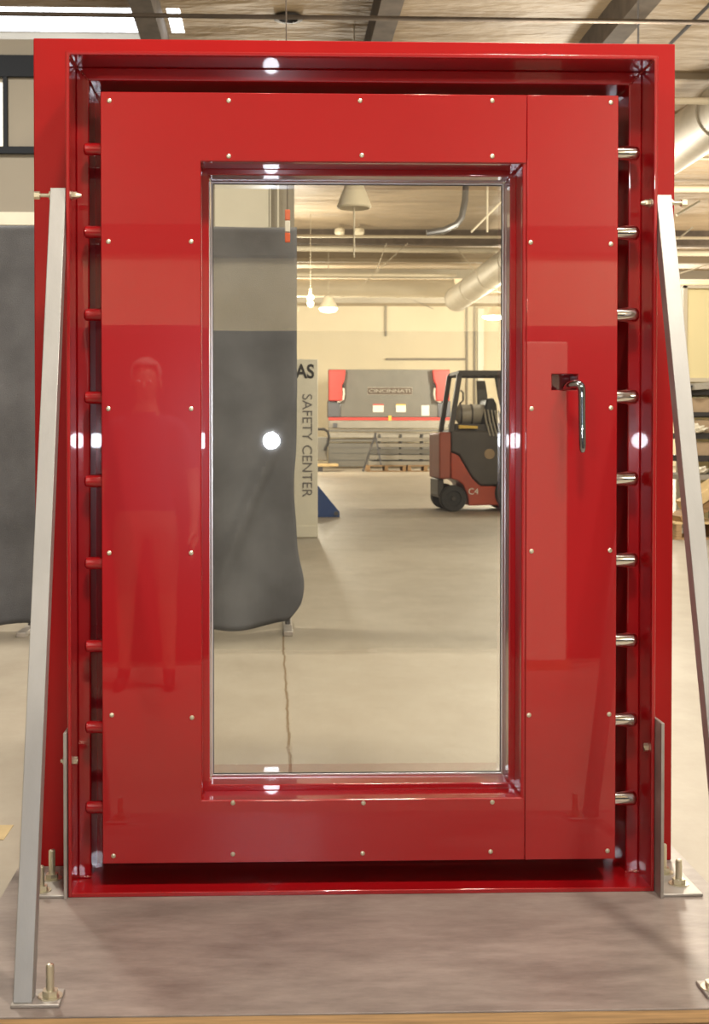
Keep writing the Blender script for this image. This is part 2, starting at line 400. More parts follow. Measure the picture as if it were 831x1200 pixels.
# ================================================================== BRACKETS + BRACES
def anchor(parent, org, p, h=.05, r=.009, name='anchor_bolt'):
    p = Vector(p); m = MB()
    m.cyl(p, p+Vector((0, 0, h)), r*.62, seg=14)
    m.cyl(p+Vector((0, 0, .0001)), p+Vector((0, 0, .002)), r*1.9, seg=20)
    m.cyl(p+Vector((0, 0, .002)), p+Vector((0, 0, .014)), r*1.25, seg=6)
    m.ball(p+Vector((0, 0, h)), r*.6, (1, 1, .5), 10)
    return m.build(name, ZINC, parent, org, smooth=True)
for side in (-1, 1):
    xf = jl if side < 0 else jr                     # outer jamb face
    s = side
    lab = ('flat steel angle bracket bolted beside the left jamb of the red door at the platform' if s < 0 else
           'flat steel angle bracket bolted beside the right jamb of the red door at the platform')
    org = Vector((xf+s*.03, .05, PZ)); t = thing('angle_bracket', lab, 'bracket', org)
    yn = -.012 if s < 0 else -.05
    ztop = Z_(857 if s < 0 else 850, yn)
    MB().box(xf+s*.001, xf+s*.009, yn, .2, PZ, ztop).build('upright_plate', STEELPL, t, org, bevel=.001)
    MB().box(xf+s*.009, xf+s*.115, yn+.01, .2, PZ, PZ+.008).build('base_plate', STEELPL, t, org, bevel=.002)
    anchor(t, org, (xf+s*.062, .125, PZ+.008), .075, .014); anchor(t, org, (xf+s*.075, .035, PZ+.008), .062, .014)
    bz = Z_(889 if s < 0 else 878, .03)
    mb = MB().cyl((xf-s*.022, .03, bz), (xf+s*.022, .03, bz), .005, seg=12).cyl((xf-s*.021, .03, bz), (xf-s*.0105, .03, bz), .011, seg=6)
    mb.cyl((xf+s*.010, .03, bz), (xf+s*.016, .03, bz), .010, seg=6); mb.build('hex_bolt', ZINC, t, org, smooth=True)

def brace(side):
    s = side; w = .040
    xf = jl if s < 0 else jr
    yt = .040 if s < 0 else .040
    if s < 0:
        top = Vector((xf-.0225, .042, Z_(222, .02))); foot = Vector((-.520, -.612, PZ+.008))
        lab = 'bare aluminium square tube brace leaning against the left jamb of the red vault door'
    else:
        top = Vector((xf+.0225, .042, Z_(226, .02))); foot = Vector((1.000, -.612, PZ+.008))
        lab = 'bare aluminium square tube brace leaning against the right jamb, cut off by the photo edge'
    org = Vector((foot.x, foot.y, PZ)); t = thing('support_brace', lab, 'brace', org)
    # hollow square tube
    ax = (top-foot).normalized(); sx_ = Vector((1, 0, 0)); sy_ = ax.cross(sx_).normalized(); sx_ = sy_.cross(ax)
    bm = MB(); h = w/2; hi = h-.0035
    def ring(c, hh, cut):
        r = []
        for a, b in ((-1, -1), (1, -1), (1, 1), (-1, 1)):
            p = c + sx_*a*hh + sy_*b*hh
            if cut is not None: p = p + ax*((cut-p.z)/ax.z)
            r.append(bm.bm.verts.new(p))
        return r
    A = ring(foot, h, PZ+.0082); B = ring(top, h, top.z); A2 = ring(foot, hi, PZ+.0082); B2 = ring(top, hi, top.z)
    for i in range(4):
        j = (i+1) % 4
        bm.bm.faces.new((A[i], A[j], B[j], B[i])); bm.bm.faces.new((A2[j], A2[i], B2[i], B2[j]))
        bm.bm.faces.new((B[i], B[j], B2[j], B2[i])); bm.bm.faces.new((A[j], A[i], A2[i], A2[j]))
    bm.build('square_tube', ALU, t, org, bevel=.0015)
    # foot plate, always reaching towards the door centre
    d = 1 if s < 0 else -1
    MB().box(foot.x-d*.024, foot.x+d*.078, foot.y-.028, foot.y+.05, PZ, PZ+.008).build('foot_plate', STEELPL, t, org, bevel=.002)
    anchor(t, org, (foot.x+d*.052, foot.y+.012, PZ+.008), .066, .014)
    # top bolt
    bz = Z_(231 if s < 0 else 236, .03); by = .030
    tx = top.x
    m = MB().cyl((xf-s*.030, by, bz), (tx+s*.058, by, bz), .005, seg=12)
    m.cyl((tx+s*.048, by, bz), (tx+s*.062, by, bz), .0105, seg=6)
    m.cyl((tx+s*.0205, by, bz), (tx+s*.024, by, bz), .011, seg=16)
    m.build('hex_bolt', ZINC, t, org, smooth=True)
    m = MB().cyl((xf-s*.0105, by, bz), (xf-s*.013, by, bz), .012, seg=16).cyl((xf-s*.013, by, bz), (xf-s*.024, by, bz), .0095, seg=6)
    m.cyl((xf-s*.024, by, bz), (xf-s*.036, by, bz), .0085, .004, seg=12)
    m.build('nut', ZINC, t, org, smooth=True)
brace(-1); brace(1)

# ================================================================== ROOM
XL, XR, YF, YB, H = -9.0, 20.0, -14.0, 52.7, 7.0
struct('floor', MB().box(XL, XR, YF, YB, -.1, 0), FLOOR)
struct('ceiling', MB().box(XL, XR, YF, YB, H, H+.2), CEIL)
struct('wall_back', MB().box(XL, XR, YB, YB+.2, 0, H), CREAM)
struct('wall_left', MB().box(XL-.2, XL, YF, YB, 0, H), OFFW)
struct('wall_right', MB().box(XR, XR+.2, YF, YB, 0, H), CREAM)
struct('wall_front', MB().box(XL, XR, YF-.2, YF, 0, H), CREAM)
struct('trim_200', MB().box(XL, XR, YF, YF+.3, 3.75, 4.1), BEAM)
struct('trim_201', MB().box(XL, XR, YF, YF+.05, 4.1, H), OFFW)
# yellow painted floor line, left
a = ground(-60, 985); b_ = ground(-60, 968)
struct('trim_1', MB().box(-6, -.85, a.y, b_.y, 0, .002), WORNY)
# ceiling girders running away from the viewer
k = 2
for bx in (-7.7, -4.65, -1.60, 1.48, 4.60, 7.65, 10.7, 13.8, 16.8):
    struct('trim_%d' % k, MB().box(bx-.14, bx+.14, YF, 21.5, H-.42, H), BEAM); k += 1
# purlins across
y = -12.5
while y < 20:
    if 9.4 < y < 14.8: y += 2.44; continue
    struct('trim_%d' % k, MB().box(XL, XR, y-.04, y+.04, H-.10, H), PURL); k += 1; y += 2.44
# cross girder and far purlins seen through the glass
struct('trim_%d' % k, MB().box(XL, XR, 32.0, 32.35, H-.40, H), BEAM); k += 1
for yy, mt in ((36.5, PURL), (40.5, OFFW), (44.5, OFFW), (48.5, OFFW)):
    struct('trim_%d' % k, MB().box(XL, XR, yy-.1, yy+.1, H-.3, H), mt); k += 1
# round vent in ceiling
vp = at(338, 27, 14.0)
yv = CAM.y + (H-CAM.z)/((VPY-27)/FPX)
vx = (338-VPX)/FPX*(yv-CAM.y)
t = MB().lathe([(.16, 0), (.20, -.02), (.20, -.05), (.13, -.06), (.12, -.02), (.0001, -.02)], (vx, yv-.2, H)).build('ceiling_vent', BLACK, smooth=True)
tag(t, 'round black ceiling opening above the top edge of the red door', 'vent')

# skylight (top left) with its curb
def sky(n, x0, x1, y0, y1):
    o = struct('window_%d' % n, MB().box(x0, x1, y0, y1, H-.004, H-.001), SKYL)
    return o
ys0 = ground(100, 9, H).y
ys1 = ground(100, 37, H).y
sxa = lambda u: ground(u, 27, H).x
sky(1, -5.6, sxa(172), ys0, ys1)
sky(2, sxa(199), sxa(214), ys0, ys1)
sky(3, 6, 9.5, -6, -4); sky(4, -6, -3, -8.5, -6.5); sky(5, 9, 12, 8, 10)  # further panels out of view, added for ambient light
struct('trim_%d' % k, MB().box(-5.8, sxa(170), ys1+.02, ys1+.5, H-.12, H-.001), OFFW); k += 1

# office block wall, left, beyond the felt screen
OY = 9.8
def OX(u): return at(u, 300, OY).x
def OZ(v): return at(20, v, OY).z
otop = OZ(46)
ob = thing('office_block', 'greige two storey office block with a dark framed window band behind the felt screen', 'office', (-4, OY, 0))
oo = Vector((-4, OY, 0))
xr_ = OX(345)
holes = [(OX(-60), OX(4.5), OZ(172), OZ(95)), (OX(-150), OX(-68), OZ(172), OZ(95))]
MB().plate([XL+.02, xr_], [0, otop], holes, OY, OY+.15).build('wall_panel', OFFW, ob, oo)
MB().box(OX(252), OX(315), OY-.03, OY-.001, OZ(300), OZ(200)).build('cream_panel', SIGNW, ob, oo)
m = MB(); 
m.box(XL+.05, OX(230), OY-.05, OY+.02, OZ(91), OZ(66)); m.box(XL+.05, OX(230), OY-.06, OY-.002, OZ(181), OZ(173))
for u in (5, 60, 115, 170, -66): m.box(OX(u), OX(u+5), OY-.045, OY-.002, OZ(173), OZ(91))
m.build('window_frame', GREYFR, ob, oo)
MB().box(OX(-150), OX(5), OY+.04, OY+.06, OZ(174), OZ(93)).build('lit_pane', LITWIN, ob, oo)
MB().box(XL+.05, OX(230), OY-.028, OY-.002, OZ(264), OZ(249)).build('ledge_board', SIGNW, ob, oo)
m = MB().box(OX(325), OX(327), OY-.05, OY-.002, 0, otop).box(OX(316), OX(317.5), OY-.05, OY-.002, 0, otop); m.build('corner_trim', SIGNW, ob, oo)
MB().box(XL+.02, xr_, OY+.15, OY+2, otop-.15, otop).build('roof_deck', OFFW, ob, oo)
MB().box(xr_-.1, xr_, OY+.15, OY+2, 0, otop-.15).build('side_wall', OFFW, ob, oo)
# conduit pipes under the ceiling
def pipe(name, p0, p1, r, m, lab, cat='pipe', seg=12):
    p0, p1 = Vector(p0), Vector(p1)
    o = MB().cyl(p0, p1, r, seg=seg).build(name, m, org=(p0+p1)/2, smooth=True); return tag(o, lab, cat, 'thin rods under the roof' if name == 'hanger_rod' else None)
def atd(u, v, depth): return at(u, v, depth+CAM.y)
pL = atd(-40, 14, 13.0); pR = atd(880, 25, 13.0)
pipe('conduit', (XL+.02, pL.y, pL.z), (XR-.02, pR.y+.3, pR.z+.05), .024, BEAM, 'thin dark conduit spanning the roof above the top of the red door', 'conduit')
p = atd(400, 291, 36); pipe('sprinkler_pipe', (xr_+.1, p.y, p.z), (XR-.02, p.y, p.z-.15), .085, PIPE, 'cream pipe crossing the roof, seen high through the door glass and right of the frame', 'pipe')
p = atd(400, 277, 31.5); pipe('sprinkler_pipe', (xr_+.1, p.y, p.z), (XR-.02, p.y, p.z), .035, PIPE, 'slim pale pipe just above the thicker cream pipe in the door glass', 'pipe')
p = atd(400, 322, 38); pipe('sprinkler_pipe', (xr_+.1, p.y, p.z), (5.5, p.y, p.z), .05, PIPE, 'pale pipe below the thicker cream pipe, stopping at the round duct', 'pipe')
# ducts
def duct(p0, p1, r, lab, m=DUCT, n=10):
    p0, p1 = Vector(p0), Vector(p1); c = (p0+p1)/2
    t = thing('air_duct', lab, 'duct', c)
    MB().cyl(p0, p1, r, seg=32).build('duct_tube', m, t, c, smooth=True)
    d = (p1-p0).normalized()
    for i in range(n+1):
        q = p0.lerp(p1, i/n); MB().cyl(q-d*.03, q+d*.03, r+.02, seg=32).build('joint_ring', m, t, c, smooth=True)
duct((6.15, 39.0, 5.85), (6.75, 9.5, 6.1), .40, 'large round galvanised duct running towards the viewer right of the door')
p = atd(440, 338, 43); duct((xr_+.2, p.y, p.z), (6.1, p.y, p.z), .30, 'round cream duct crossing in front of the far wall top', PIPE, 6)
# hanger rods and slanted braces
for i, (u0, v0, u1, v1, dp, lab) in enumerate((
        (453, 285, 441, 318, 34, 'thin pale hanger wire left of the round duct, in the door glass'),
        (535, 290, 560, 322, 34, 'thin pale slanted rod just above the round duct in the door glass'),
        (588, 236, 552, 272, 26, 'pale slanted sway brace at the upper right of the door glass'),
        (571, 216, 571, 272, 26, 'vertical hanger rod at the upper right of the door glass'),
        (478, 285, 425, 333, 35, 'faint slanted rod crossing the middle of the door glass'),
        (485, 352, 508, 362, 40, 'short dark rod below the cross duct in the door glass'),
        (793, 252, 820, 236, 22, 'pale slanted rod right of the door frame, below the duct'),
        (795, 280, 812, 266, 22, 'short pale rod right of the door frame, above the cream pipe'),
        (781, 326, 835, 308, 24, 'slanted rod right of the frame, just under the cream pipe'),
        (748, -2, 748, 52, 15, 'thin vertical hanger wire above the right part of the door frame'),
        (835, 2, 785, 52, 15, 'long slanted rod above the top right corner of the door frame'))):
    a = atd(u0, v0, dp); c = atd(u1, v1, dp)
    if v0 < 0: a = atd(u0, -20, dp)
    m_ = DARKSIDE if i in (5, 9, 10) else RODM
    r_ = .022 if i in (2, 3, 6, 10) else .012
    pipe('hanger_rod', a, c, r_, m_, lab, 'rod', 8)
for j, (v, dp, lab) in enumerate(((118, 18, 'upper short cream pipe right of the door frame, above the big duct'), (145, 21, 'thin pipe right of the door frame, behind the big duct'), (185, 24, 'thin pale pipe right of the door frame, under the big duct'),
                             (221, 28, 'cream pipe with a coupling right of the door frame, above the slanted rod'))):
    a = atd(790, v, dp); c = atd(900, v-1, dp)
    pipe('branch_pipe', (a.x-1.5, a.y, a.z), (c.x+1.5, a.y, a.z), (.05, .03, .03, .08)[j], PIPE, lab, 'pipe')
# curved dark conduit in the glass
pts = [atd(545, 197, 27), atd(546, 215, 27), atd(545, 235, 27), atd(541, 255, 27), atd(535, 263, 27), atd(520, 270, 27), atd(500, 273, 27)]
o = MB().tube(pts, .07, 10).build('flexible_conduit', DARKSIDE, org=pts[-1], smooth=True); tag(o, 'dark curved conduit dropping from the roof at the upper right of the glass', 'conduit')

for (u0, v0, u1, v1, r_, lab) in ((452, 352, 452, 394, .05, 'short vertical conduit drop high on the far cream wall, in the door glass'),
        (452, 421, 548, 421, .05, 'horizontal conduit on the far wall above the press brake'),
        (547, 350, 547, 500, .05, 'vertical conduit on the far wall, left of the pale column'),
        (556, 350, 556, 500, .05, 'vertical conduit on the far wall, right beside the pale column')):
    a = at(u0, v0, YB-.08); c = at(u1, v1, YB-.08); pipe('wall_conduit', a, c, r_, OFFW, lab, 'conduit', 8)
a = at(560, 350, YB-.2); c = at(567, 350, YB-.2)
o = MB().box(a.x, c.x, YB-.25, YB-.001, 0, 6.9).build('wall_column', SIGNW, org=Vector((a.x, YB-.2, 0)), bevel=.01); tag(o, 'pale vertical column on the far wall behind the forklift', 'column')
for u_f, lab in ((398, 'small white round floodlight under the roof girder, left of the hanging lamp rod'), (421, 'small white round floodlight under the roof girder, right of the hanging lamp rod')):
    c = atd(u_f, 271, 34.5); t = thing('floodlight', lab, 'floodlight', c, group='floodlights on the roof girder')
    MB().lathe([(.001, -.13), (.09, -.12), (.14, -.04), (.13, .06), (.05, .1), (.02, .12)], (0, 0, 0), 'z', 20).build('housing', SHADE, t, smooth=True)
    MB().cyl((0, 0, .1), (0, 0, H-c.z), .015, seg=8).build('stem', RODM, t)
# ---- high bay lamps
def lamp(u, v, depth, lit, lab, size=.45, rod=False):
    c = atd(u, v, depth)
    t = thing('high_bay_lamp', lab, 'lamp', c, group='high bay lamps')
    r = size/2
    pr = [(.05, .36), (r*.42, .34), (r*.62, .22), (r*.92, .05), (r, 0), (r*1.08, -.05), (r*1.0, -.07)]
    if lit: pr = [(a_, b_*.8) for a_, b_ in pr]
    n = len(pr); bm = MB()
    bm.lathe(pr+[(x_-.01, z_-.004) for x_, z_ in pr[::-1][:1]]+[(r*.9, -.02), (r*.55, .2), (.03, .3)], (0, 0, 0), 'z', 28)
    bm.build('lamp_shade', SHADE, t, smooth=True)
    MB().cyl((0, 0, .34*(.8 if lit else 1)), (0, 0, H-c.z), .008, seg=8).build('suspension_rod', RODM, t)
    MB().lathe([(.001, .05), (.07, .06), (.09, .12), (.05, .2), (.001, .24)], (0, 0, -.05), 'z', 16).build('bulb', LAMPE if lit else PAPER, t, smooth=True)
    if rod: MB().cyl((0, 0, -.05), (0, 0, -.75), .012, seg=8).build('pull_rod', PIPE, t)
    if lit:
        MB().lathe([(r*1.0, -.02), (r*1.02, -.08), (r*.8, -.14), (r*.4, -.17), (.001, -.18)], (0, 0, 0), 'z', 28).build('glowing_refractor', LAMPE, t, smooth=True)
    return c
lamp(415, 238, 17.8, False, 'cream high bay lamp shade hanging unlit, largest in the door glass', rod=True)
lamp(385, 359, 36, True, 'small lit high bay lamp above the left end of the press brake', .50)
lamp(578, 369, 45, True, 'bright lit high bay lamp at the right edge of the door glass', .75)
lamp(364, 352, 33, True, 'narrow lit lamp next to the felt screen edge in the glass', .16)

# ---- key lights follow the cast shadows; fixtureless fills added to brighten the room
def area(x, y, z, size, power, col=(1, .91, .77)):
    ld = bpy.data.lights.new('ceiling_key_fill', 'AREA'); ld.shape = 'DISK'; ld.size = size; ld.energy = power; ld.color = col
    o = bpy.data.objects.new('ceiling_key_fill_light', ld); C.objects.link(o); o.location = (x, y, z)
    return o
LP = 1000
for x, y, w in ((.3, -2.9, .42), (2.4, -2.7, .40), (-6.0, -11.0, 2.4), (6.5, -11.0, 2.2), (9, 4, .8), (-3.2, 5.8, .65), (1.6, 2.6, .5), (3.5, 10, 1.7), (12, 14, 1.2), (5.4, 20, 2.6), (9.5, 22, 1.6), (15, 30, 2.4), (.4, 29, 2.0), (8, 33, 2.0), (.5, 42, 5.4), (9, 44, 5.4), (-5, 42, 2.4), (15, 44, 3.0)):
    if y < 9 and y > -9: area(x, y, 6.3, .6, LP*w)
    else:
        ld = bpy.data.lights.new('added_fill_light', 'POINT'); ld.energy = LP*w*.68; ld.color = (1, .91, .75); ld.shadow_soft_size = .3  # added fill without a fixture, brightens walls, floor and roof
        o = bpy.data.objects.new('added_fill_light', ld); C.objects.link(o); o.location = (x, y, 4.5)
# camera flash, a small lamp beside the lens
ld = bpy.data.lights.new('camera_flash', 'SPOT'); ld.energy = 95; ld.color = (.86, .90, 1.0); ld.shadow_soft_size = .042
ld.spot_size = math.radians(75); ld.spot_blend = .5
fo = bpy.data.objects.new('camera_flash', ld); C.objects.link(fo); fo.location = CAM+Vector((0, -.01, -.02))
fo.rotation_euler = (math.radians(89), 0, math.radians(-4))

# ================================================================== THINGS BEHIND THE DOOR
# felt screen
SYd = 5.12
zt = at(300, 266, SYd).z; xr = at(348, 500, SYd).x; zb = .04
fs = thing('felt_screen', 'tall dark grey felt blanket screen standing behind the left of the door glass', 'screen', ((-3.6+xr)/2, SYd, 0))
fo_ = Vector(((-3.6+xr)/2, SYd, 0))
bm = MB(); nx, nz = 150, 70; grid = []
for i in range(nx+1):
    col = []
    for j in range(nz+1):
        fx = i/nx; fz = j/nz; x = -3.6 + (xr+3.6)*fx; z = zb+(zt-zb)*fz
        amp = .012+.06*(1-fz)**1.4
        yy = SYd + amp*(math.sin(x*5.1+1.3*fz)+.5*math.sin(x*11+2*fz+1)) + .05*math.sin(3.0*x)*(1-fz)
        d = abs((x+.42) - (.52-(z-1.0)*.0)*0)          # broad diagonal crease near the lower left of the glass
        cr = math.exp(-((x+.05-(z-1.05)*.42)/.05)**2)*math.exp(-((z-.95)/.5)**2); yy -= .07*cr
        if fx > .9:
            e2 = (fx-.9)/.1
            zz = 1-fz
            x += e2*(.05*math.exp(-((z-.28)/.18)**2)-.02*math.exp(-((z-.95)/.2)**2) - .10*max(0, 1-z/.16)**1.5)
        z2 = z + (.02*math.sin(x*7)+.035*(x < -1.9)*math.sin(x*9)) * (1-fz)**6
        col.append(bm.bm.verts.new((x, yy, max(.006, z2))))
    grid.append(col)
for i in range(nx):
    for j in range(nz):
        bm.bm.faces.new((grid[i][j], grid[i+1][j], grid[i+1][j+1], grid[i][j+1]))
o = bm.build('felt_blanket', FELT, fs, fo_, smooth=True)
sm = o.modifiers.new('thick', 'SOLIDIFY'); sm.thickness = .012; sm.offset = 1
m = MB().cyl((-3.6, SYd+.10, zt-.03), (xr-.02, SYd+.10, zt-.03), .02, seg=12); m.build('top_rail', DARKSIDE, fs, fo_, smooth=True)
for x in (-3.5, -1.6, xr-.06):
    MB().cyl((x, SYd+.12, 0.03), (x, SYd+.12, zt-.02), .018, seg=12).build('post', DARKSIDE, fs, fo_, smooth=True)
    MB().box(x-.03, x+.03, SYd-.22, SYd+.45, 0, .03).build('foot', STEELPL, fs, fo_, bevel=.004)

# reflection in the glass, built as hanging stripes before the screen
c = atd(337, 265, 7.0)
hg = thing('reflection_stripes', 'orange and white stripes on an added cord above the felt screen corner, standing in for a reflection', 'stripes', c)
for v0, v1, mt_, nm in ((246, 258, ORANGE, 'orange_stripe'), (259, 272, PAPER, 'white_stripe'), (273, 284, ORANGE, 'orange_stripe')):
    z0 = atd(337, v1, 7.0).z; z1 = atd(337, v0, 7.0).z
    MB().box(c.x-.014, c.x+.014, c.y-.01, c.y+.01, z0, z1).build(nm, mt_, hg, c, bevel=.003)
MB().cyl((c.x, c.y, atd(337, 246, 7).z), (c.x-.03, c.y, H), .0035, seg=8).build('cord', BEAM, hg, c)

# safety centre cabinet
SD = 16.2
c0 = atd(340, 632, SD); xr2 = atd(372.5, 500, SD).x; xl2 = xr2-.52; zt2 = atd(360, 421, SD).z
so = Vector(((xl2+xr2)/2, c0.y, 0))
sc_ = thing('safety_cabinet', 'tall narrow off white station lettered SAFETY CENTER beside the felt screen', 'cabinet', so)
MB().box(xl2, xr2, c0.y, c0.y+.4, .0, zt2).build('cabinet_body', SIGNW, sc_, so, bevel=.006)
zk = atd(360, 616, SD).z
MB().box(xl2-.004, xr2+.004, c0.y-.012, c0.y, 0.01, zk).build('kick_panel', SIGNW, sc_, so, bevel=.003)
tp = atd(359.5, 522, SD)-so
text_mesh('lettering', 'SAFETY CENTER', .180, INK, sc_, (tp.x, -.004, tp.z), (PI/2, PI/2, 0), .002, 1.0)
tp = atd(357.5, 436, SD)-so
text_mesh('emblem', 'AS', .245, BLACK, sc_, (tp.x, -.004, tp.z), (PI/2, 0, 0), .002, .85, .006)

# blue pallet jack / ramp behind the cabinet
g = ground(385, 606); k_ = (g.y-CAM.y)/FPX
bj = thing('blue_floor_stand', 'dark blue triangular steel stand on the floor behind the white SAFETY CENTER station', 'stand', (g.x, g.y, 0))
def bxz(u, v): q = at(u, v, g.y); return (q.x-g.x, q.z)
for yy in (0, .42):
    tri = [bxz(398, 604), bxz(398, 600), bxz(373, 569), bxz(366, 569), bxz(366, 574), bxz(371, 574), bxz(391, 600), bxz(350, 601), bxz(350, 606), bxz(396, 606)]
    MB().prism([bxz(398, 606), bxz(398, 600), bxz(372, 568), bxz(366, 568), bxz(366, 606)], yy, yy+.03).build('side_plate', BLUE, bj, bevel=.003)
MB().bar((bxz(371, 569)[0], 0, bxz(371, 569)[1]), (bxz(371, 569)[0], .45, bxz(371, 569)[1]), .04, .04).build('cross_tube', BLUE, bj)
MB().box(bxz(350, 606)[0], bxz(396, 606)[0], .03, .42, .02, .08).build('base_tray', BLUE, bj)
MB().cyl((bxz(394, 600)[0], -.03, .06), (bxz(394, 600)[0], .48, .06), .035, seg=14).build('axle', DARKSIDE, bj)

# ---- press brake
BD = 52.0; q = 1.28*0 + BD/FPX
g = atd(455, 549, BD); bo = Vector((g.x, g.y, 0))
pb = thing('press_brake', 'huge grey press brake with red cylinders and a name plate at the far wall', 'press brake', bo)
def px(u): return atd(u, 500, BD).x
def pz(v): return max(0, atd(455, v, BD).z)
def PB(u0, u1, v0, v1, y0, y1, nm, mt_, bv=0): 
    return MB().box(px(u0), px(u1), g.y+y0, g.y+y1, pz(v1), pz(v0)).build(nm, mt_, pb, bo, bevel=bv)
PB(385, 527, 433, 489, 0, .5, 'ram', BRAKEG, .02)
PB(385, 527, 489.3, 492.5, -.08, .4, 'red_stripe', BRAKER)
PB(385, 527, 493, 502, -.15, .4, 'upper_beam', BRAKEL, .02)
PB(385, 527, 503, 506, -.22, .35, 'punch_holder', BRAKEG)
PB(385, 527, 507, 513, -.25, .35, 'die_rail', BRAKEL, .02)
PB(385, 527, 514, 518, -.12, .35, 'die_rail', BRAKEG, .02)
PB(385, 527, 519, 547, -.02, .45, 'bed', BRAKEG, .02)
PB(384, 399, 470, 489, -.05, .6, 'side_frame', DARKSIDE, .02)
PB(513, 528, 470, 489, -.05, .6, 'side_frame', DARKSIDE, .02)
for s0 in (0, 1):
    u0, u1 = (385, 404.5) if s0 == 0 else (506, 525.5)
    mb = MB(); ia = 3 if s0 == 0 else 0; ib = 0 if s0 == 0 else 3
    mb.prism([(px(u0), pz(434)), (px(u1), pz(434)), (px(u1-(1 if s0 == 0 else 0)), pz(445)), (px(u1-(4 if s0 == 0 else 0)), pz(452)), (px(u1-(4 if s0 == 0 else 0)), pz(470)), (px(u0+(0 if s0 == 0 else 4)), pz(470)), (px(u0+(0 if s0 == 0 else 4)), pz(452)), (px(u0+(0 if s0 == 0 else 1)), pz(445))], g.y-.35, g.y-.01)
    mb.build('hydraulic_cylinder', BRAKER, pb, bo, bevel=.03)
    xx = px(402) if s0 == 0 else px(509)
    s_ = 1 if s0 == 0 else -1
    MB().tube([(xx, g.y-.2, pz(455)), (xx+s_*.02, g.y-.2, pz(462)), (xx-s_*.02, g.y-.2, pz(468)), (xx-s_*.15, g.y-.2, pz(470.5)), (xx-s_*.25, g.y-.2, pz(471))], .05, 10).build('oil_line', PAPER, pb, bo, smooth=True)
    MB().box(xx-.05, xx+.05, g.y-.25, g.y-.12, pz(455), pz(449)).build('valve', BLACK, pb, bo)
PB(431, 482.5, 454.5, 462, -.04, -.005, 'name_plate', BRASS)
PB(430.3, 483.2, 453.7, 462.8, -.02, -.003, 'plate_rim', BRAKEL)
tpp = atd(456.7, 458.3, BD)-bo
text_mesh('name_lettering', 'CINCINNATI', .185, BRAKEL, pb, (tpp.x, -.05, tpp.z), (PI/2, 0, 0), .008, 1.6, .004)
for u0, u1, v0, v1, mt_ in ((437, 449.5, 474, 483, PAPER), (464, 475.5, 474, 483, PAPER), (494, 503, 475, 487, PAPER), (455, 458.5, 487, 493, YELLOW)):
    PB(u0, u1, v0, v1, -.03 if mt_ is PAPER else -.12, -.005 if mt_ is PAPER else -.085, 'notice_sheet' if mt_ is PAPER else 'yellow_tag', mt_)
PB(437, 449.5, 473.5, 475, -.035, -.031, 'notice_heading', BRAKER); PB(464, 475.5, 473.5, 475, -.035, -.031, 'notice_heading', YELLOW)
PB(390, 395, 496, 501, -.22, -.151, 'control_box', DARKSIDE)
for v in (524, 531, 539): PB(385, 527, v, v+.5, -.03, -.021, 'bed_groove', DARKSIDE)

# stack of steel tube on pallets in front of it
TD = 46.8; g = atd(470, 552.5, TD); to = Vector((g.x, g.y, 0))
def tx(u): return atd(u, 530, TD).x
def tz(v): return max(0, atd(470, v, TD).z)
for n_, (u0, u1, lab) in enumerate(((430, 476, 'left wooden pallet under the steel stock rack before the press brake'), (478, 520, 'right wooden pallet under the steel stock rack, by the forklift'))):
    pal = thing('wooden_pallet', lab, 'pallet', ((tx(u0)+tx(u1))/2, g.y+.5, 0)); po = pal.location.copy()
    mb = MB()
    for i in range(7): mb.box(tx(u0), tx(u1), g.y+i*.15, g.y+i*.15+.1, tz(546.5), tz(545.2))
    mb.build('deck_boards', WOOD, pal, po)
    for i in range(3):
        MB().box(tx(u0+(u1-u0-4)*i/2), tx(u0+(u1-u0-4)*i/2+4), g.y, g.y+1, tz(552), tz(546.5)).build('stringer', WOOD, pal, po)
    MB().box(tx(u0), tx(u1), g.y, g.y+.1, 0, .04).build('bottom_board', WOOD, pal, po)
rk = thing('stock_rack', 'layers of grey steel bar stock stacked on the pallets before the press brake', 'steel stock', to)
for i, (v0, v1, u0, u1, mt_) in enumerate(((540, 545, 433, 520, BRAKEL), (533, 538, 434, 520, BRAKEL), (527, 531, 436, 520, BRAKEG), (520, 524, 436, 520, BRAKEL), (513.5, 517, 440, 505, BRAKEL), (507.5, 509, 398, 505, BRAKEL))):
    mb = MB()
    for j in range(5): mb.box(tx(u0+random.uniform(-1, 1)), tx(u1), g.y+j*.2, g.y+j*.2+.16, tz(v1), tz(v0)+random.uniform(-.02, .02))
    mb.build('bar_layer', mt_, rk, to)
for u in (445, 470, 495):
    MB().box(tx(u), tx(u+1.5), g.y+.1, g.y+.9, tz(545), tz(509)).build('rack_post', DARKSIDE, rk, to)
MB().bar((tx(440), g.y-.2, tz(507)), (tx(424.5), g.y-.3, 0.02), .06, .06).build('prop_leg', DARKSIDE, rk, to)
MB().bar((tx(439), g.y-.2, tz(507)), (tx(446), g.y-.2, tz(545)), .06, .06).build('prop_leg', DARKSIDE, rk, to)
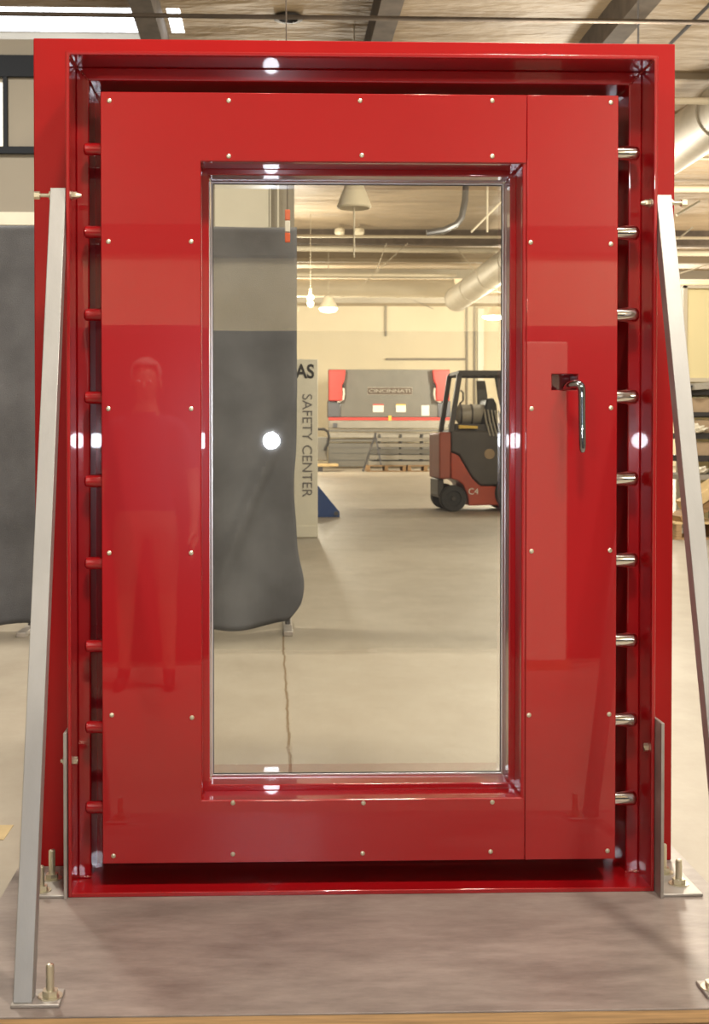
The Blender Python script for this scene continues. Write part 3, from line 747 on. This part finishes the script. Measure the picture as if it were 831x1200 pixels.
# controls cart at the left end of the brake
g = atd(380, 551, 47.5); co = Vector((g.x, g.y, 0))
ct = thing('machine_cart', 'cluttered machine stand with a looped black hose left of the press brake', 'machine', co)
def cxx(u): return atd(u, 530, 47.5).x
def czz(v): return max(0, atd(380, v, 47.5).z)
MB().box(cxx(366), cxx(384), g.y, g.y+.6, czz(540), czz(512)).build('machine_body', BRAKEG, ct, co, bevel=.03)
MB().box(cxx(366), cxx(396), g.y-.4, g.y+.6, czz(546.5), czz(543.5)).build('table_top', WOODL, ct, co, bevel=.01)
MB().box(cxx(366), cxx(378), g.y-.3, g.y+.6, 0, czz(547)).build('table_base', DARKSIDE, ct, co)
MB().tube([(cxx(372), g.y-.1, czz(503)), (cxx(380), g.y-.1, czz(503)), (cxx(384), g.y-.1, czz(506)), (cxx(385.5), g.y-.1, czz(512)), (cxx(384), g.y-.1, czz(520)), (cxx(380), g.y-.1, czz(528))], .05, 8).build('black_hose', BLACK, ct, co, smooth=True)

# ---- forklift
g = atd(505, 601, 21.8)
S = 21.8/FPX
fk = thing('forklift', 'red orange forklift marked C4 parked at the right edge of the door glass', 'forklift', (g.x+.13, g.y, 0), math.radians(2.0))
def f2(u, v): return ((u-505)*S, (601-v)*S)
Wd = 1.12
def FP(poly, y0, y1, nm, mt_, bv=.015):
    return MB().prism([f2(*p) for p in poly], y0, y1).build(nm, mt_, fk, bevel=bv)
FP([(506, 508), (520, 507), (520, 562), (512, 563), (506, 562)], .02, Wd-.02, 'counterweight', FORKC, .03)
FP([(506, 563), (513, 563), (513, 584), (509, 586), (506, 582)], .15, Wd-.15, 'rear_bumper', FORKD)
FP([(520, 531), (529, 535), (535, 545), (545, 562), (555, 571), (600, 572), (640, 572), (640, 590), (620, 593), (541, 594), (540, 582), (534, 569), (527, 564), (520, 562)], .0, Wd, 'chassis', FORKR, .02)
FP([(520, 505), (560, 506), (640, 510), (640, 572), (555, 570), (545, 560), (535, 543), (530, 534), (520, 530)], .03, Wd-.03, 'engine_cover', FORKD, .03)
FP([(530, 499), (552, 500), (552, 503), (530, 503)], .04, Wd-.3, 'yellow_label_plate', YELLOW, 0)
# wheels
def wheel(u, v, r, y0, y1):
    c_ = f2(u, v); r_ = r*S
    o = MB().lathe([(r_*.55, y0+.03), (r_*.6, y0), (r_*.93, y0), (r_, y0+.03), (r_, y1-.03), (r_*.93, y1), (r_*.55, y1)], (c_[0], 0, r_), 'y', 32)
    w_ = o.build('wheel', TYRE, fk, smooth=True)
    MB().lathe([(.001, y0+.01), (r_*.15, y0+.005), (r_*.2, y0+.03), (r_*.5, y0+.05), (r_*.58, y0+.02), (r_*.58, y0+.12), (.001, y0+.12)], (c_[0], 0, r_), 'y', 24).build('rim', FORKD, w_, smooth=True)
for y0 in (-.02, Wd-.2): wheel(523, 584, 15.5, y0, y0+.22)
for y0 in (-.06, Wd-.2): wheel(594, 577, 22, y0, y0+.26)
# overhead guard
def G(p0, p1, y, w=.07, nm='guard_post'):
    a_, b2 = f2(*p0), f2(*p1)
    MB().bar((a_[0], y, a_[1]), (b2[0], y, b2[1]), .085, w, (0, 1, 0)).build(nm, FORKD, fk, bevel=.008)
for y in (.05, Wd-.05):
    G((520, 507), (530.5, 438), y, .09); G((640, 510), (620, 438), y, .07)
    G((529, 437.5), (622, 437.5), y, .07, 'roof_rail')
mb = MB()
for i in range(9):
    a_ = f2(531+i*11, 436.5); mb.bar((a_[0], .05, a_[1]), (a_[0], Wd-.05, a_[1]), .04, .05)
mb.build('roof_bars', FORKD, fk)
a_, b2, c_, d_ = f2(531, 458), f2(534, 461), f2(534, 470), f2(530, 474)
MB().tube([(a_[0], 0, a_[1]), (b2[0], 0, b2[1]), (c_[0], 0, c_[1]), (d_[0], 0, d_[1])], .016, 10).build('grab_handle', FORKD, fk, smooth=True)
# tank lying on the counterweight
a_, b2 = f2(531, 486), f2(572, 486)
MB().lathe([(.001, -.02), (.09, -.01), (.155, .04), (.175, .1), (.175, b2[0]-a_[0]-.1), (.155, b2[0]-a_[0]-.04), (.09, b2[0]-a_[0]), (.001, b2[0]-a_[0]+.01)], (a_[0], .45, a_[1]), 'x', 28).build('propane_tank', TANK, fk, smooth=True)
mb = MB()
for u in (536, 549):
    q_ = f2(u, 486); mb.cyl((q_[0]-.015, .45, q_[1]), (q_[0]+.015, .45, q_[1]), .185, seg=28)
mb.build('tank_strap', FORKD, fk, smooth=True)
FP([(526, 497), (575, 498), (575, 507), (526, 507)], .15, .8, 'tank_cradle', FORKD)
FP([(560, 492), (566, 468), (574, 466), (578, 474), (580, 497), (600, 498), (600, 508), (560, 508)], .25, .85, 'seat', BLACK, .03)
mb = MB()
for i in range(6):
    u = 562+i*4.3; p0 = f2(u, 480+i*.6); p1 = f2(u+2, 495); p2 = f2(u+4.5, 512)
    mb.tube([(p0[0], .2, p0[1]), (p1[0]-.01, .12, p1[1]), (p2[0], .02, p2[1])], .016, 8)
mb.build('hydraulic_hoses', TANK, fk, smooth=True)
FP([(574, 439), (640, 439), (640, 508), (580, 508), (582, 480), (578, 462)], .18, .24, 'mast_plate', FORKD, .01)
FP([(562, 444), (573, 444), (576, 462), (576, 482), (564, 482)], .9, .93, 'grey_backplate', BRAKEG, .01)
# mast and forks
for y in (.2, Wd-.28):
    q0, q1 = f2(650, 596), f2(650, 430)
    MB().box(q0[0], q0[0]+.12, y, y+.08, .06, q1[1]).build('mast_rail', FORKD, fk, bevel=.006)
    MB().box(q0[0]+.14, q0[0]+1.2, y, y+.12, .05, .09).build('fork', DARKSIDE, fk, bevel=.006)
MB().box(f2(650, 0)[0]+.12, f2(650, 0)[0]+.16, .1, Wd-.1, .1, .55).build('carriage', FORKD, fk)
MB().lathe([(.001, -.004), (.09, -.004), (.09, .004), (.001, .004)], (f2(566, 533)[0], .024, f2(566, 533)[1]), 'y', 20).build('oval_badge', CARD, fk)
tp = f2(546.5, 577.5)
text_mesh('fleet_mark', 'C4', .15, PAPER, fk, (tp[0], -.004, tp[1]), (PI/2, 0, 0), .002)

# ================================================================== RIGHT SIDE STORAGE
RD = 16.5
def rx(u): return atd(u, 500, RD).x
def rz_(v): return max(0, atd(815, v, RD).z)
g = atd(830, 628, RD); ro = Vector((rx(860), g.y, 0))
cp = thing('cream_partition', 'cream sheet panel standing behind the storage rack at the right edge', 'partition', Vector((rx(860), g.y+1.5, 0)))
cpo = cp.location.copy()
k2 = (RD+1.5)/RD
def cx2(u): return atd(u, 500, RD+1.5).x
def cz2(v): return max(0, atd(815, v, RD+1.5).z)
MB().box(cx2(804), cx2(930), g.y+1.5, g.y+1.55, 0, cz2(337)).build('panel_sheet', YCREAM, cp, cpo)
mb = MB().box(cx2(799), cx2(803.5), g.y+1.44, g.y+1.56, 0, cz2(335)).box(cx2(799), cx2(930), g.y+1.44, g.y+1.49, cz2(338.5), cz2(335)).box(cx2(803), cx2(930), g.y+1.44, g.y+1.49, cz2(448), cz2(443))
mb.build('panel_frame', PIPE, cp, cpo, bevel=.004)
MB().box(cx2(794), cx2(799), g.y+1.5, g.y+1.56, 0, cz2(374)).build('side_strip', SIGNW, cp, cpo)
rack = thing('storage_rack', 'dark open storage rack right of the door, holding cardboard boxes', 'shelving', ro)
for v0, v1 in ((456, 463), (483, 488), (507.5, 514.5), (534, 541)):
    MB().box(rx(803), rx(925), g.y, g.y+1.0, rz_(v1), rz_(v0)).build('shelf', BLACK, rack, ro, bevel=.003)
for u in (802.5, 862, 923):
    for yy in (0, .95): MB().box(rx(u), rx(u+3), g.y+yy, g.y+yy+.05, 0, rz_(452)).build('upright', DARKSIDE, rack, ro)
bi = 0
LB = ['top', 'middle', 'lowest']
for sname, v0, v1, u0s in (('upper', 465, 483, (807, 841, 873)), ('middle', 491, 507.5, (808, 838, 869)), ('lower', 517, 534, (808, 846, 880))):
    for n_, u0 in enumerate(u0s):
        w_ = (27, 24, 26)[n_]
        dpt = .45
        x0, x1 = rx(u0), rx(u0+w_); yy = g.y+.06
        t = thing('cardboard_box', 'brown box on the %s rack shelf, %s' % (sname, ('nearest the red door', 'middle one of its row', 'farthest from the red door')[n_]), 'box', ((x0+x1)/2, yy, rz_(v1)), group='cardboard boxes on the rack')
        oo = t.location.copy()
        MB().box(x0, x1, yy, yy+dpt, rz_(v1), rz_(v0+1)).build('carton', CARD, t, oo, bevel=.004)
        MB().box((x0+x1)/2-.025, (x0+x1)/2+.025, yy-.002, yy+dpt, rz_(v0+1), rz_(v0+1)+.002).build('packing_tape', PLASTIC, t, oo)
# tilted perforated box on top
t = thing('perforated_channel', 'grey perforated steel channel lying tilted on top of the storage rack', 'channel', (rx(815), g.y+.1, rz_(456)))
ot = t.location.copy()
a0, a1 = Vector((rx(803), g.y+.1, rz_(453.5))), Vector((rx(880), g.y+.4, rz_(448)))
MB().bar(a0, a1, .5, .085).build('channel_body', BRAKEL, t, ot, bevel=.004)
mb = MB()
for i in range(12):
    q_ = a0.lerp(a1, (i+.5)/12); mb.cyl(q_+Vector((0, -.26, 0)), q_+Vector((0, -.2, 0)), .016, seg=10)
mb.build('punched_holes', BLACK, t, ot)
# plastic film heaps
for n_, (u, v, lab) in enumerate(((812, 505, 'crumpled clear plastic film heap on the rack, upper of the two'), (814, 553, 'crumpled clear plastic film heap on the rack bottom, above the lumber'))):
    mb = MB(); z0 = rz_(v+3) if n_ else rz_(507.5)
    bmesh.ops.create_icosphere(mb.bm, subdivisions=4, radius=1)
    for vv in mb.bm.verts:
        k3 = 1+.22*math.sin(vv.co.x*9+n_)*math.cos(vv.co.z*8)+random.uniform(-.07, .07)
        vv.co = Vector((rx(u)+vv.co.x*.18*k3, g.y-.02+vv.co.y*.07*k3, z0+max(0, (vv.co.z*.5+.45)*.12*k3)))
    o = mb.build('plastic_film', PLASTIC, org=Vector((rx(u), g.y, z0)), smooth=True); tag(o, lab, 'plastic film')
MB_ = MB().box(rx(795), rx(925), g.y-.1, g.y+1, rz_(562), rz_(556)); o = MB_.build('bottom_board', OFFW, rack, ro)
# lumber: tilted planks and a pallet
def plank(u0, v0, u1, v1, th, y, lab, mt_=WOODL):
    a_ = Vector((rx(u0), g.y+y, rz_(v0))); b2 = Vector((rx(u1), g.y+y+.1, rz_(v1)))
    o = MB().bar(a_, b2, .35, th).build('timber_plank', mt_, org=(a_+b2)/2, bevel=.004); tag(o, lab, 'plank')
plank(786, 590, 850, 550, .13, -.55, 'pale thick timber plank slanting up to the right, upper of the leaning lumber')
plank(780, 606, 862, 566, .11, -.45, 'tan timber plank slanting behind the right brace, lower of the leaning lumber', WOOD)
pl = thing('wooden_pallet', 'wooden pallet lying on the floor right of the red door under the planks', 'pallet', (rx(815), g.y-.3, 0)); po = pl.location.copy()
mb = MB()
for i in range(6): mb.box(rx(770), rx(870), g.y-.75+i*.16, g.y-.75+i*.16+.11, rz_(608)-.02, rz_(608))
mb.build('deck_boards', WOODL, pl, po)
for u in (772, 818, 862): MB().box(rx(u), rx(u+6), g.y-.75, g.y+.12, .02, rz_(608)-.02).build('stringer', WOOD, pl, po)
mb = MB()
for i in range(3): mb.box(rx(770), rx(870), g.y-.75+i*.36, g.y-.75+i*.36+.11, 0, .02)
mb.build('bottom_boards', WOOD, pl, po)

o = MB().ball((rx(838), g.y-1.1, .17), .17, (1.1, .8, 1), 24).build('waste_sack', BLACK, org=Vector((rx(838), g.y-1.1, 0)), smooth=True)
tag(o, 'small black sack on the floor at the right edge, beside the pallet', 'sack')

# ================================================================== BEHIND THE CAMERA (mirrored in the paint)
bs = thing('felt_screen', 'wide charcoal felt screen behind the viewer, mirrored in the lower red door', 'screen', (0.6, -3.78, 0)); bo_ = Vector((.6, -3.78, 0))
bm = MB(); gr = []
for i in range(101):
    x = -2.6+6.4*i/100
    gr.append([bm.bm.verts.new((x, -3.78+.03*math.sin(x*6)*(1-j/20)+.01*math.sin(x*17), .03+j/20*1.87)) for j in range(21)])
for i in range(100):
    for j in range(20): bm.bm.faces.new((gr[i][j], gr[i+1][j], gr[i+1][j+1], gr[i][j+1]))
o = bm.build('felt_blanket', FELTD, bs, bo_, smooth=True); sm = o.modifiers.new('thick', 'SOLIDIFY'); sm.thickness = .012
MB().cyl((-2.6, -3.86, 1.88), (3.8, -3.86, 1.88), .02, seg=12).build('top_rail', DARKSIDE, bs, bo_, smooth=True)
for x in (-2.5, .6, 3.7):
    MB().cyl((x, -3.88, .03), (x, -3.88, 1.87), .018, seg=12).build('post', DARKSIDE, bs, bo_, smooth=True)
    MB().box(x-.03, x+.03, -4.18, -3.81, 0, .03).build('foot', STEELPL, bs, bo_, bevel=.004)
wbY = -3.3-.30
t = thing('wrapped_door_crate', 'tall pale crate board standing behind the viewer, mirrored in the latch side of the door', 'crate', (1.49, wbY, 0)); oo = Vector((1.49, wbY, 0))
MB().box(1.36, 1.62, wbY-.1, wbY, .05, 1.80).build('crate_panel', SIGNW, t, oo, bevel=.01)
MB().box(1.34, 1.64, wbY-.1, wbY, 0, .05).build('crate_base', WOOD, t, oo)


# person standing beside the viewer, mirrored faintly in the hinge side of the door
SKIN = mat('warm_skin', (0.55, 0.33, 0.23), rough=.5); HAIR = mat('grey_hair', (0.42, 0.39, 0.36), rough=.8, bump=.6)
SHIRT = mat('dark_blue_shirt', (0.06, 0.07, 0.11), rough=.9, bump=.2, bscale=9); SHORTS = mat('khaki_shorts', (0.30, 0.25, 0.18), rough=.9, bump=.2, bscale=12)
SHOE = mat('black_shoe', (0.03, 0.03, 0.03), rough=.5); EYE = mat('eye_white', (0.8, 0.8, 0.78), rough=.2); LIP = mat('lip', (0.45, 0.18, 0.15), rough=.5)
pe = thing('person', 'person in dark shirt and khaki shorts beside the viewer, mirrored faintly in the door', 'person', (-.64, -3.2, 0)); pe.scale = (.95, .95, .95)
def skin_mesh(name, verts, edges, mats, pick, parent, sub=2):
    me = bpy.data.meshes.new('sk'); me.from_pydata([v[:3] for v in verts], edges, [])
    t_ = bpy.data.objects.new('sk', me); C.objects.link(t_)
    t_.modifiers.new('s', 'SKIN'); u_ = t_.modifiers.new('u', 'SUBSURF'); u_.levels = sub; u_.render_levels = sub
    for i_, v in enumerate(verts):
        sv = me.skin_vertices[0].data[i_]; sv.radius = (v[3], v[4] if len(v) > 4 else v[3]); sv.use_root = (i_ == 0)
    dg = bpy.context.evaluated_depsgraph_get(); m2 = bpy.data.meshes.new_from_object(t_.evaluated_get(dg)); bpy.data.objects.remove(t_)
    m2.materials.clear()
    for q_ in mats: m2.materials.append(q_)
    for p_ in m2.polygons: p_.material_index = pick(p_.center); p_.use_smooth = True
    o_ = bpy.data.objects.new(name, m2); C.objects.link(o_); o_.parent = parent; return o_
BV = [(0, 0, .93, .155, .11), (0, .0, 1.08, .14, .10), (0, -.01, 1.25, .155, .11), (0, -.01, 1.40, .13, .09), (0, -.005, 1.475, .06, .06), (0, .005, 1.545, .055, .06), (0, .015, 1.60, .066, .085), (0, .01, 1.67, .074, .092), (0, 0, 1.735, .045, .055)]
BE = [(i, i+1) for i in range(8)]
for sd in (-1, 1):
    b_i = len(BV)
    BV += [(sd*.18, -.01, 1.41, .055), (sd*.225, -.01, 1.27, .048), (sd*.25, -.01, 1.12, .040), (sd*.26, .04, .98, .034), (sd*.262, .075, .88, .025), (sd*.262, .09, .84, .028, .020), (sd*.262, .10, .79, .034, .014)]
    BE += [(3, b_i)]+[(b_i+j, b_i+j+1) for j in range(6)]
    hnd = b_i+6
    for j, (dy, L_) in enumerate(((-.026, .060), (-.008, .072), (.010, .076), (.027, .068))):
        f_i = len(BV)
        BV += [(sd*.262, .10+dy*1.0, .765, .0085), (sd*.258, .108+dy, .765-L_*.5, .0078), (sd*.248, .112+dy, .765-L_, .0065)]
        BE += [(hnd, f_i), (f_i, f_i+1), (f_i+1, f_i+2)]
    f_i = len(BV)
    BV += [(sd*.25, .125, .825, .010), (sd*.24, .145, .80, .0095), (sd*.235, .152, .775, .008)]
    BE += [(b_i+5, f_i), (f_i, f_i+1), (f_i+1, f_i+2)]
    l_i = len(BV)
    BV += [(sd*.095, 0, .86, .10), (sd*.105, .005, .68, .078), (sd*.11, .01, .49, .056), (sd*.115, -.01, .36, .055), (sd*.118, -.01, .20, .040), (sd*.12, -.01, .085, .036), (sd*.125, .03, .045, .042, .035), (sd*.135, .12, .035, .042, .028), (sd*.14, .17, .03, .034, .022)]
    BE += [(0, l_i)]+[(l_i+j, l_i+j+1) for j in range(8)]
def pick(c):
    ax = abs(c.x)
    if c.z > 1.475: return 0
    if c.z < .10: return 3
    if ax > .2 and c.z < 1.18: return 0
    if c.z > .95: return 1
    if c.z > .52 and ax < .2: return 2
    return 0
body = skin_mesh('body', BV, BE, [SKIN, SHIRT, SHORTS, SHOE], pick, pe)
mb = MB().ball((0, -.012, 1.690), .092, (.95, 1.12, .95), 24)
for v_ in list(mb.bm.verts):
    if v_.co.y > .045 and v_.co.z < 1.725 or v_.co.z < 1.62: mb.bm.verts.remove(v_)
hr = mb.build('hair', HAIR, pe, smooth=True); q_ = hr.modifiers.new('t', 'SOLIDIFY'); q_.thickness = .012
for sd in (-1, 1):
    e_ = MB().ball((sd*.030, .098, 1.640), .012, (1, .7, .7), 14).build('eye', EYE, pe, smooth=True)
    MB().ball((sd*.030, .107, 1.640), .005, (1, .5, 1), 10).build('iris', BLACK, e_, smooth=True)
    MB().ball((sd*.079, .0, 1.630), .028, (.35, .6, 1), 14).build('ear', SKIN, pe, smooth=True)
MB().tube([(0, .098, 1.645), (0, .112, 1.625), (0, .121, 1.607), (0, .104, 1.600)], [.007, .010, .014, .006], 12).build('nose', SKIN, pe, smooth=True, sub=1)
MB().ball((0, .098, 1.576), .022, (1, .35, .28), 14).build('mouth', LIP, pe, smooth=True)

# ------------------------------------------------------------------ world + view
w = bpy.data.worlds.new('world'); scn.world = w; w.use_nodes = True
w.node_tree.nodes['Background'].inputs[0].default_value = (.75, .85, 1, 1); w.node_tree.nodes['Background'].inputs[1].default_value = .6
scn.view_settings.view_transform = 'Standard'; scn.view_settings.look = 'None'
scn.view_settings.gamma = 1; scn.view_settings.exposure = -.66; scn.view_settings.use_curve_mapping = False
cy = scn.cycles
cy.use_denoising = True; cy.max_bounces = 10; cy.diffuse_bounces = 4; cy.glossy_bounces = 6; cy.transparent_max_bounces = 16
cy.sample_clamp_indirect = 8; cy.caustics_reflective = False; cy.caustics_refractive = False
